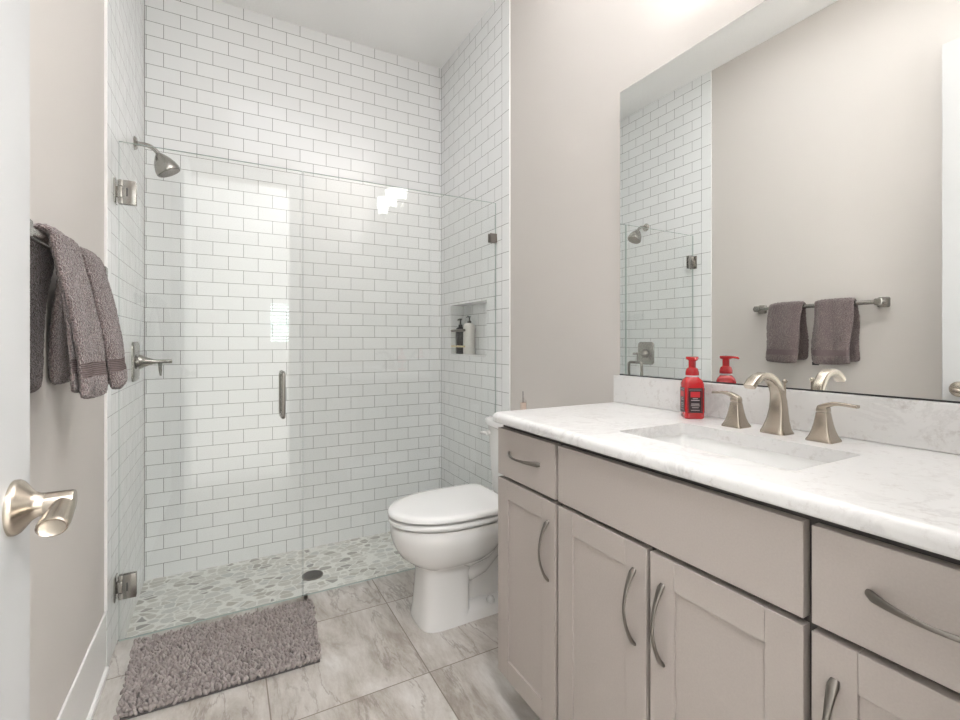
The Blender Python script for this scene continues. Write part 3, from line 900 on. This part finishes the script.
def narrow_unit(y0, y1, label, hinge_low):
    t = thing('vanity_cabinet', (1.38, (y0 + y1) / 2, 0.0), label, 'cabinet')
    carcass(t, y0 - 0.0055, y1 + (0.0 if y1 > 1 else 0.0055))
    m = MB(); m.box((CX, y0, ZD1), (CX + TH, y1, ZT), 0.0015); d = m.build('drawer', 'cabinet_paint', t, smooth=0)
    yc = (y0 + y1) / 2; zc = (ZD1 + ZT) / 2 + 0.004
    pull(d, (CX, yc + 0.0775, zc), (CX, yc - 0.0775, zc))
    m = MB(); shaker(m, y0, y1, ZB, ZD0); d = m.build('door', 'cabinet_paint', t, smooth=0)
    hy = y0 + 0.032 if hinge_low else y1 - 0.030
    pull(d, (CX, hy, 0.500), (CX, hy, 0.658))
    return t
c1 = narrow_unit(0.972, 1.261, 'narrow greige vanity cabinet with drawer over door, next to the toilet', True)
m = MB(); m.box((CX + TH + 0.002, 1.2615, ZB), (1.634, 1.2665, 0.8828), 0.0008); m.box((CX + 0.085, 1.2615, 0.0), (1.634, 1.2665, ZB)); m.build('side_panel', 'cabinet_paint', c1, smooth=0)
c2 = thing('vanity_cabinet', (1.38, 0.678, 0.0), 'wide greige vanity cabinet with two doors under the sink', 'cabinet')
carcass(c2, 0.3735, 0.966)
MB().box((CX, 0.379, ZD1), (CX + TH, 0.960, ZT), 0.0015).build('false_front', 'cabinet_paint', c2, smooth=0)
for y0, y1, hy in ((0.674, 0.960, 0.706), (0.379, 0.663, 0.633)):
    m = MB(); shaker(m, y0, y1, ZB, ZD0); d = m.build('door', 'cabinet_paint', c2, smooth=0)
    pull(d, (CX, hy, 0.500), (CX, hy, 0.658))
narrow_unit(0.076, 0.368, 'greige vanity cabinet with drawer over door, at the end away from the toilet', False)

# countertop with the sink cut-out
cy0, cy1, cx0, cx1 = 0.058, 1.281, 1.091, XR - 0.001
ccx, ccy, chx, chy = (cx0 + cx1) / 2, (cy0 + cy1) / 2, (cx1 - cx0) / 2, (cy1 - cy0) / 2
sx0, sx1, sy0, sy1 = 1.2086, 1.450, 0.442, 0.852
scx, scy, shx, shy = (sx0 + sx1) / 2, (sy0 + sy1) / 2, (sx1 - sx0) / 2, (sy1 - sy0) / 2
def crect(off, z): return rrect(ccx, ccy, chx - off, chy - off, 0.026 - off * 0.6, z, 6)
rings = []
for a in range(0, 7):
    q = a / 6 * PI / 2
    rings.append(crect(0.006 * (1 - math.sin(q)), 0.883 + 0.006 * (1 - math.cos(q))))
for a in range(0, 9):
    q = a / 8 * PI / 2
    rings.append(crect(0.016 * (1 - math.cos(q)), 0.897 + 0.016 * math.sin(q)))
bm = bmesh.new()
RV = [[bm.verts.new(p) for p in r] for r in rings]
for a, c in zip(RV[:-1], RV[1:]):
    for i in range(len(a)):
        j = (i + 1) % len(a); bm.faces.new((a[i], a[j], c[j], c[i]))
ht = [bm.verts.new(p) for p in rrect(scx, scy, shx, shy, 0.014, 0.913, 6)]
ht2 = [bm.verts.new(p) for p in rrect(scx, scy, shx + 0.0, shy + 0.0, 0.014, 0.883, 6)]
for i in range(len(ht)):
    j = (i + 1) % len(ht); bm.faces.new((ht[i], ht[j], ht2[j], ht2[i]))
n_ = len(ht)
for outer, inner in ((RV[-1], ht), (RV[0], ht2)):
    for i in range(n_):
        j = (i + 1) % n_; bm.faces.new((outer[i], outer[j], inner[j], inner[i]))
bmesh.ops.recalc_face_normals(bm, faces=bm.faces)
m = MB(); m.bm.free(); m.bm = bm
ct = m.build('countertop', 'quartz', smooth=35)
tag(ct, 'white speckled quartz countertop with rounded edge on the vanity', 'countertop')
bs = MB().box((1.606, 0.058, 0.9135), (XR - 0.0005, 1.269, 1.0115), 0.002).build('backsplash', 'quartz', smooth=0)
tag(bs, 'low white speckled quartz backsplash under the mirror', 'backsplash')
# undermount basin
sk = thing('sink', (scx, scy, 0.75), 'rectangular white undermount sink basin in the quartz countertop', 'sink')
m = MB()
prof = [(0.022, 0.8828), (0.022, 0.868), (0.004, 0.868), (0.003, 0.8828)]
rr = [rrect(scx, scy, shx + 0.022, shy + 0.022, 0.03, 0.8772), rrect(scx, scy, shx + 0.006, shy + 0.006, 0.02, 0.8772), rrect(scx, scy, shx + 0.004, shy + 0.004, 0.024, 0.85),
      rrect(scx, scy, shx - 0.004, shy - 0.004, 0.03, 0.78), rrect(scx, scy, shx - 0.012, shy - 0.012, 0.036, 0.758), rrect(scx, scy, shx - 0.03, shy - 0.03, 0.04, 0.748), rrect(scx, scy, 0.03, 0.03, 0.03, 0.743)]
out_ = [rrect(scx, scy, 0.03, 0.03, 0.03, 0.733), rrect(scx, scy, shx - 0.02, shy - 0.02, 0.04, 0.738), rrect(scx, scy, shx + 0.012, shy + 0.012, 0.03, 0.78), rrect(scx, scy, shx + 0.014, shy + 0.014, 0.03, 0.866), rrect(scx, scy, shx + 0.022, shy + 0.022, 0.03, 0.868)]
m.loft(rr + out_ + [rr[0]], cap=False)
m.build('basin', 'sink_ceramic', sk, 50)
MB().lathe([(0.022, 0.0), (0.022, 0.0035), (0.016, 0.0045), (0.0, 0.003)], (scx, scy, 0.742), n=28).build('drain', 'nickel', sk, 40)
sk.location.z += 0.0057

# widespread faucet
fx = 1.552
fa = thing('faucet', (fx, 0.664, 0.908), 'brushed nickel widespread faucet with arched spout and two lever handles', 'faucet')
def sq(cx, cy, h, z, hx=None): return rrect(cx, cy, hx or h, h, h * 0.22, z, 4)
spath = [(1.556, 0.908, 0.0290, 0.0290), (1.556, 0.912, 0.0285, 0.0285), (1.557, 0.922, 0.0235, 0.0245), (1.560, 0.940, 0.0185, 0.0205), (1.5625, 0.962, 0.0155, 0.0175), (1.5625, 0.985, 0.0135, 0.0155), (1.558, 1.006, 0.0118, 0.0135), (1.548, 1.024, 0.0105, 0.0128), (1.533, 1.038, 0.0096, 0.0125), (1.514, 1.046, 0.0090, 0.0125), (1.494, 1.048, 0.0086, 0.0126), (1.474, 1.044, 0.0082, 0.0128), (1.457, 1.035, 0.0078, 0.0128), (1.445, 1.024, 0.0070, 0.0126)]
pts = [(x, 0.664, z) for x, z, a_, b_ in spath]
rad = [(a_, b_) for x, z, a_, b_ in spath]
MB().tube(pts, rad, 24, up=(0, 1, 0), shape='square').build('spout', 'nickel', fa, 40)
MB().cyl((1.590, 0.664, 0.955), (1.590, 0.664, 1.028), 0.0028, 10).sphere((1.590, 0.664, 1.031), 0.006).build('lift_rod', 'nickel', fa, 40)
for hy, sgn in ((0.764, 1), (0.562, -1)):
    m = MB()
    m.loft([sq(fx, hy, 0.0262, 0.908), sq(fx, hy, 0.0260, 0.9115), sq(fx, hy, 0.0215, 0.920), sq(fx, hy, 0.0176, 0.932), sq(fx, hy, 0.0146, 0.946), sq(fx, hy, 0.0124, 0.960), sq(fx, hy, 0.0112, 0.9695), sq(fx, hy, 0.0105, 0.9715)])
    hh = m.build('handle', 'nickel', fa, 40)
    m = MB()
    m.loft([sq(fx, hy, 0.0106, 0.9725), sq(fx, hy, 0.0110, 0.974), sq(fx, hy, 0.0105, 0.981), sq(fx, hy, 0.0075, 0.987)])
    P = [(fx, hy - sgn * 0.008, 0.981), (fx, hy + sgn * 0.004, 0.986), (fx, hy + sgn * 0.018, 0.992), (fx, hy + sgn * 0.032, 0.9935), (fx, hy + sgn * 0.049, 0.9925), (fx, hy + sgn * 0.065, 0.991)]
    m.tube(P, [(0.0085, 0.005), (0.009, 0.0058), (0.0085, 0.0048), (0.0078, 0.0038), (0.0076, 0.0034), (0.0080, 0.0034)], 16, shape='square')
    m.build('lever', 'nickel', hh, 40)

fa.location += Vector((-0.0265, -0.015, 0.0051))

# soap bottle
so = thing('soap_bottle', (1.547, 0.8956, 0.9132), 'red foaming hand soap pump bottle with black label by the faucet', 'soap bottle')
so.rotation_euler.z = math.radians(54)
def local(m, name, mats, parent, smooth=40):
    o = m.build(name, mats, parent, smooth, origin=(0, 0, 0)); o.parent = parent; return o
hw = 0.0268
m = MB()
m.loft([rrect(0, 0, hw - 0.003, hw - 0.003, 0.010, 0.0), rrect(0, 0, hw, hw, 0.010, 0.004), rrect(0, 0, hw, hw, 0.010, 0.100), rrect(0, 0, hw - 0.003, hw - 0.003, 0.011, 0.109), rrect(0, 0, hw - 0.009, hw - 0.009, 0.012, 0.116), rrect(0, 0, 0.0165, 0.0165, 0.0165, 0.119)])
local(m, 'body', 'red_plastic', so)
m = MB(); m.lathe([(0.0172, 0.119), (0.0172, 0.123)], n=30); local(m, 'collar_ring', 'white_plastic', so)
m = MB()
m.lathe([(0.0182, 0.1235), (0.0182, 0.132), (0.0155, 0.142), (0.0125, 0.1445), (0.0098, 0.146), (0.0098, 0.166), (0.0165, 0.169), (0.0175, 0.173), (0.0165, 0.177), (0.0, 0.1785)], n=30)
m.tube([(-0.004, 0, 0.1725), (-0.020, 0.0, 0.173), (-0.032, 0, 0.1715), (-0.0345, 0, 0.168)], [(0.006, 0.0038), (0.0055, 0.0036), (0.0045, 0.0034), (0.004, 0.003)], 14)
pm = local(m, 'pump', 'red_plastic', so)
m = MB()
for ang in range(4):
    R_ = Matrix.Rotation(ang * PI / 2, 3, 'Z')
    m.box((hw - 0.0005, -0.0205, 0.018), (hw + 0.0006, 0.0205, 0.088), rot=R_, piv=(0, 0, 0))
for ang in range(4):
    R_ = Matrix.Rotation(ang * PI / 2, 3, 'Z')
    for ya, yb, za, zb_ in ((-0.013, 0.013, 0.062, 0.078), (-0.0185, -0.0175, 0.02, 0.086), (0.0175, 0.0185, 0.02, 0.086)):
        m.box((hw + 0.0004, ya, za), (hw + 0.0010, yb, zb_), mat=1, rot=R_, piv=(0, 0, 0))
    for wv, zz, hh_ in ((0.007, 0.0575, 0.0018), (0.0115, 0.0525, 0.0022), (0.011, 0.042, 0.0022), (0.012, 0.0375, 0.0016), (0.009, 0.032, 0.0016), (0.012, 0.0245, 0.0016), (0.016, 0.0825, 0.0012)):
        m.box((hw + 0.0004, -wv, zz), (hw + 0.0010, wv, zz + hh_), mat=2, rot=R_, piv=(0, 0, 0))
local(m, 'label', ['label_black', 'label_red', 'label_grey'], so, 0)

# mirror
mi = thing('mirror', (1.632, 0.68, 1.012), 'large frameless wall mirror above the vanity backsplash', 'mirror')
MB().box((1.6250, 0.075, 1.0148), (1.6310, 1.255, 2.044), 0.0008, 1).build('mirror_plate', 'mirror_silver', mi, smooth=0)
m = MB(); m.box((1.6235, 0.075, 1.0118), (1.641, 1.255, 1.0158)); m.build('bottom_channel', 'black_gap', mi, smooth=0)
m = MB(); m.box((1.6311, 0.08, 1.016), (1.6415, 1.252, 2.042)); m.build('backing_board', 'black_gap', mi, smooth=0)

# vanity light above the mirror (seen as a reflection in the shower glass)
vl = thing('vanity_light', (XR, 0.668, 2.25), 'three-shade chrome vanity light above the mirror, seen reflected in shower glass', 'wall light')
rings = []
for x, k_ in ((XR, 1.0), (XR - 0.012, 1.0), (XR - 0.02, 0.85), (XR - 0.024, 0.5)):
    rings.append([(x, 0.668 + 0.055 * k_ * math.cos(2 * PI * i / 32), 2.245 + 0.085 * k_ * math.sin(2 * PI * i / 32)) for i in range(32)])
MB().loft(rings).build('backplate', 'chrome', vl, 40)
for yy in (0.905, 0.668, 0.431):
    m = MB()
    P = [(XR - 0.02, 0.668 + (yy - 0.668) * 0.1, 2.235)]
    for i in range(1, 11):
        q = i / 10
        P.append((XR - 0.02 - 0.08 * min(1, q * 1.5), 0.668 + (yy - 0.668) * (0.1 + 0.9 * q), 2.235 - 0.06 * math.sin(PI * q) - 0.03 * q))
    P.append((XR - 0.10, yy, 2.215))
    m.tube(P, 0.006, 10); m.lathe([(0.022, 0), (0.030, 0.012), (0.030, 0.018)], (XR - 0.10, yy, 2.205), n=20)
    m.build('arm', 'chrome', vl, 60)
    m = MB()
    m.lathe([(0.028, 0.0), (0.037, 0.004), (0.043, 0.05), (0.048, 0.10), (0.051, 0.14), (0.047, 0.14), (0.040, 0.06), (0.03, 0.012), (0.0, 0.010)], (XR - 0.10, yy, 2.222), n=28, cap=False)
    m.build('shade', 'shade_glass', vl, 50)

# added fill panel on the ceiling, above the frame, to brighten floor and cabinets
for (x, y, hx_, hy_, lab) in ((0.72, 1.30, 0.34, 0.55, 'added flat white fill light panel over the middle of the bathroom'),):
    cl = thing('fill_panel', (x, y, ZC), lab, 'added fill light')
    m = MB(); m.loft([rrect(x, y, hx_ + 0.02, hy_ + 0.02, 0.03, ZC), rrect(x, y, hx_ + 0.02, hy_ + 0.02, 0.03, ZC - 0.02), rrect(x, y, hx_ + 0.012, hy_ + 0.012, 0.03, ZC - 0.026)])
    m.build('housing', 'trim_paint', cl, 30)
    MB().loft([rrect(x, y, hx_, hy_, 0.03, ZC - 0.0262), rrect(x, y, hx_ - 0.004, hy_ - 0.004, 0.03, ZC - 0.031)]).build('diffuser', 'fill_lens', cl, 30)
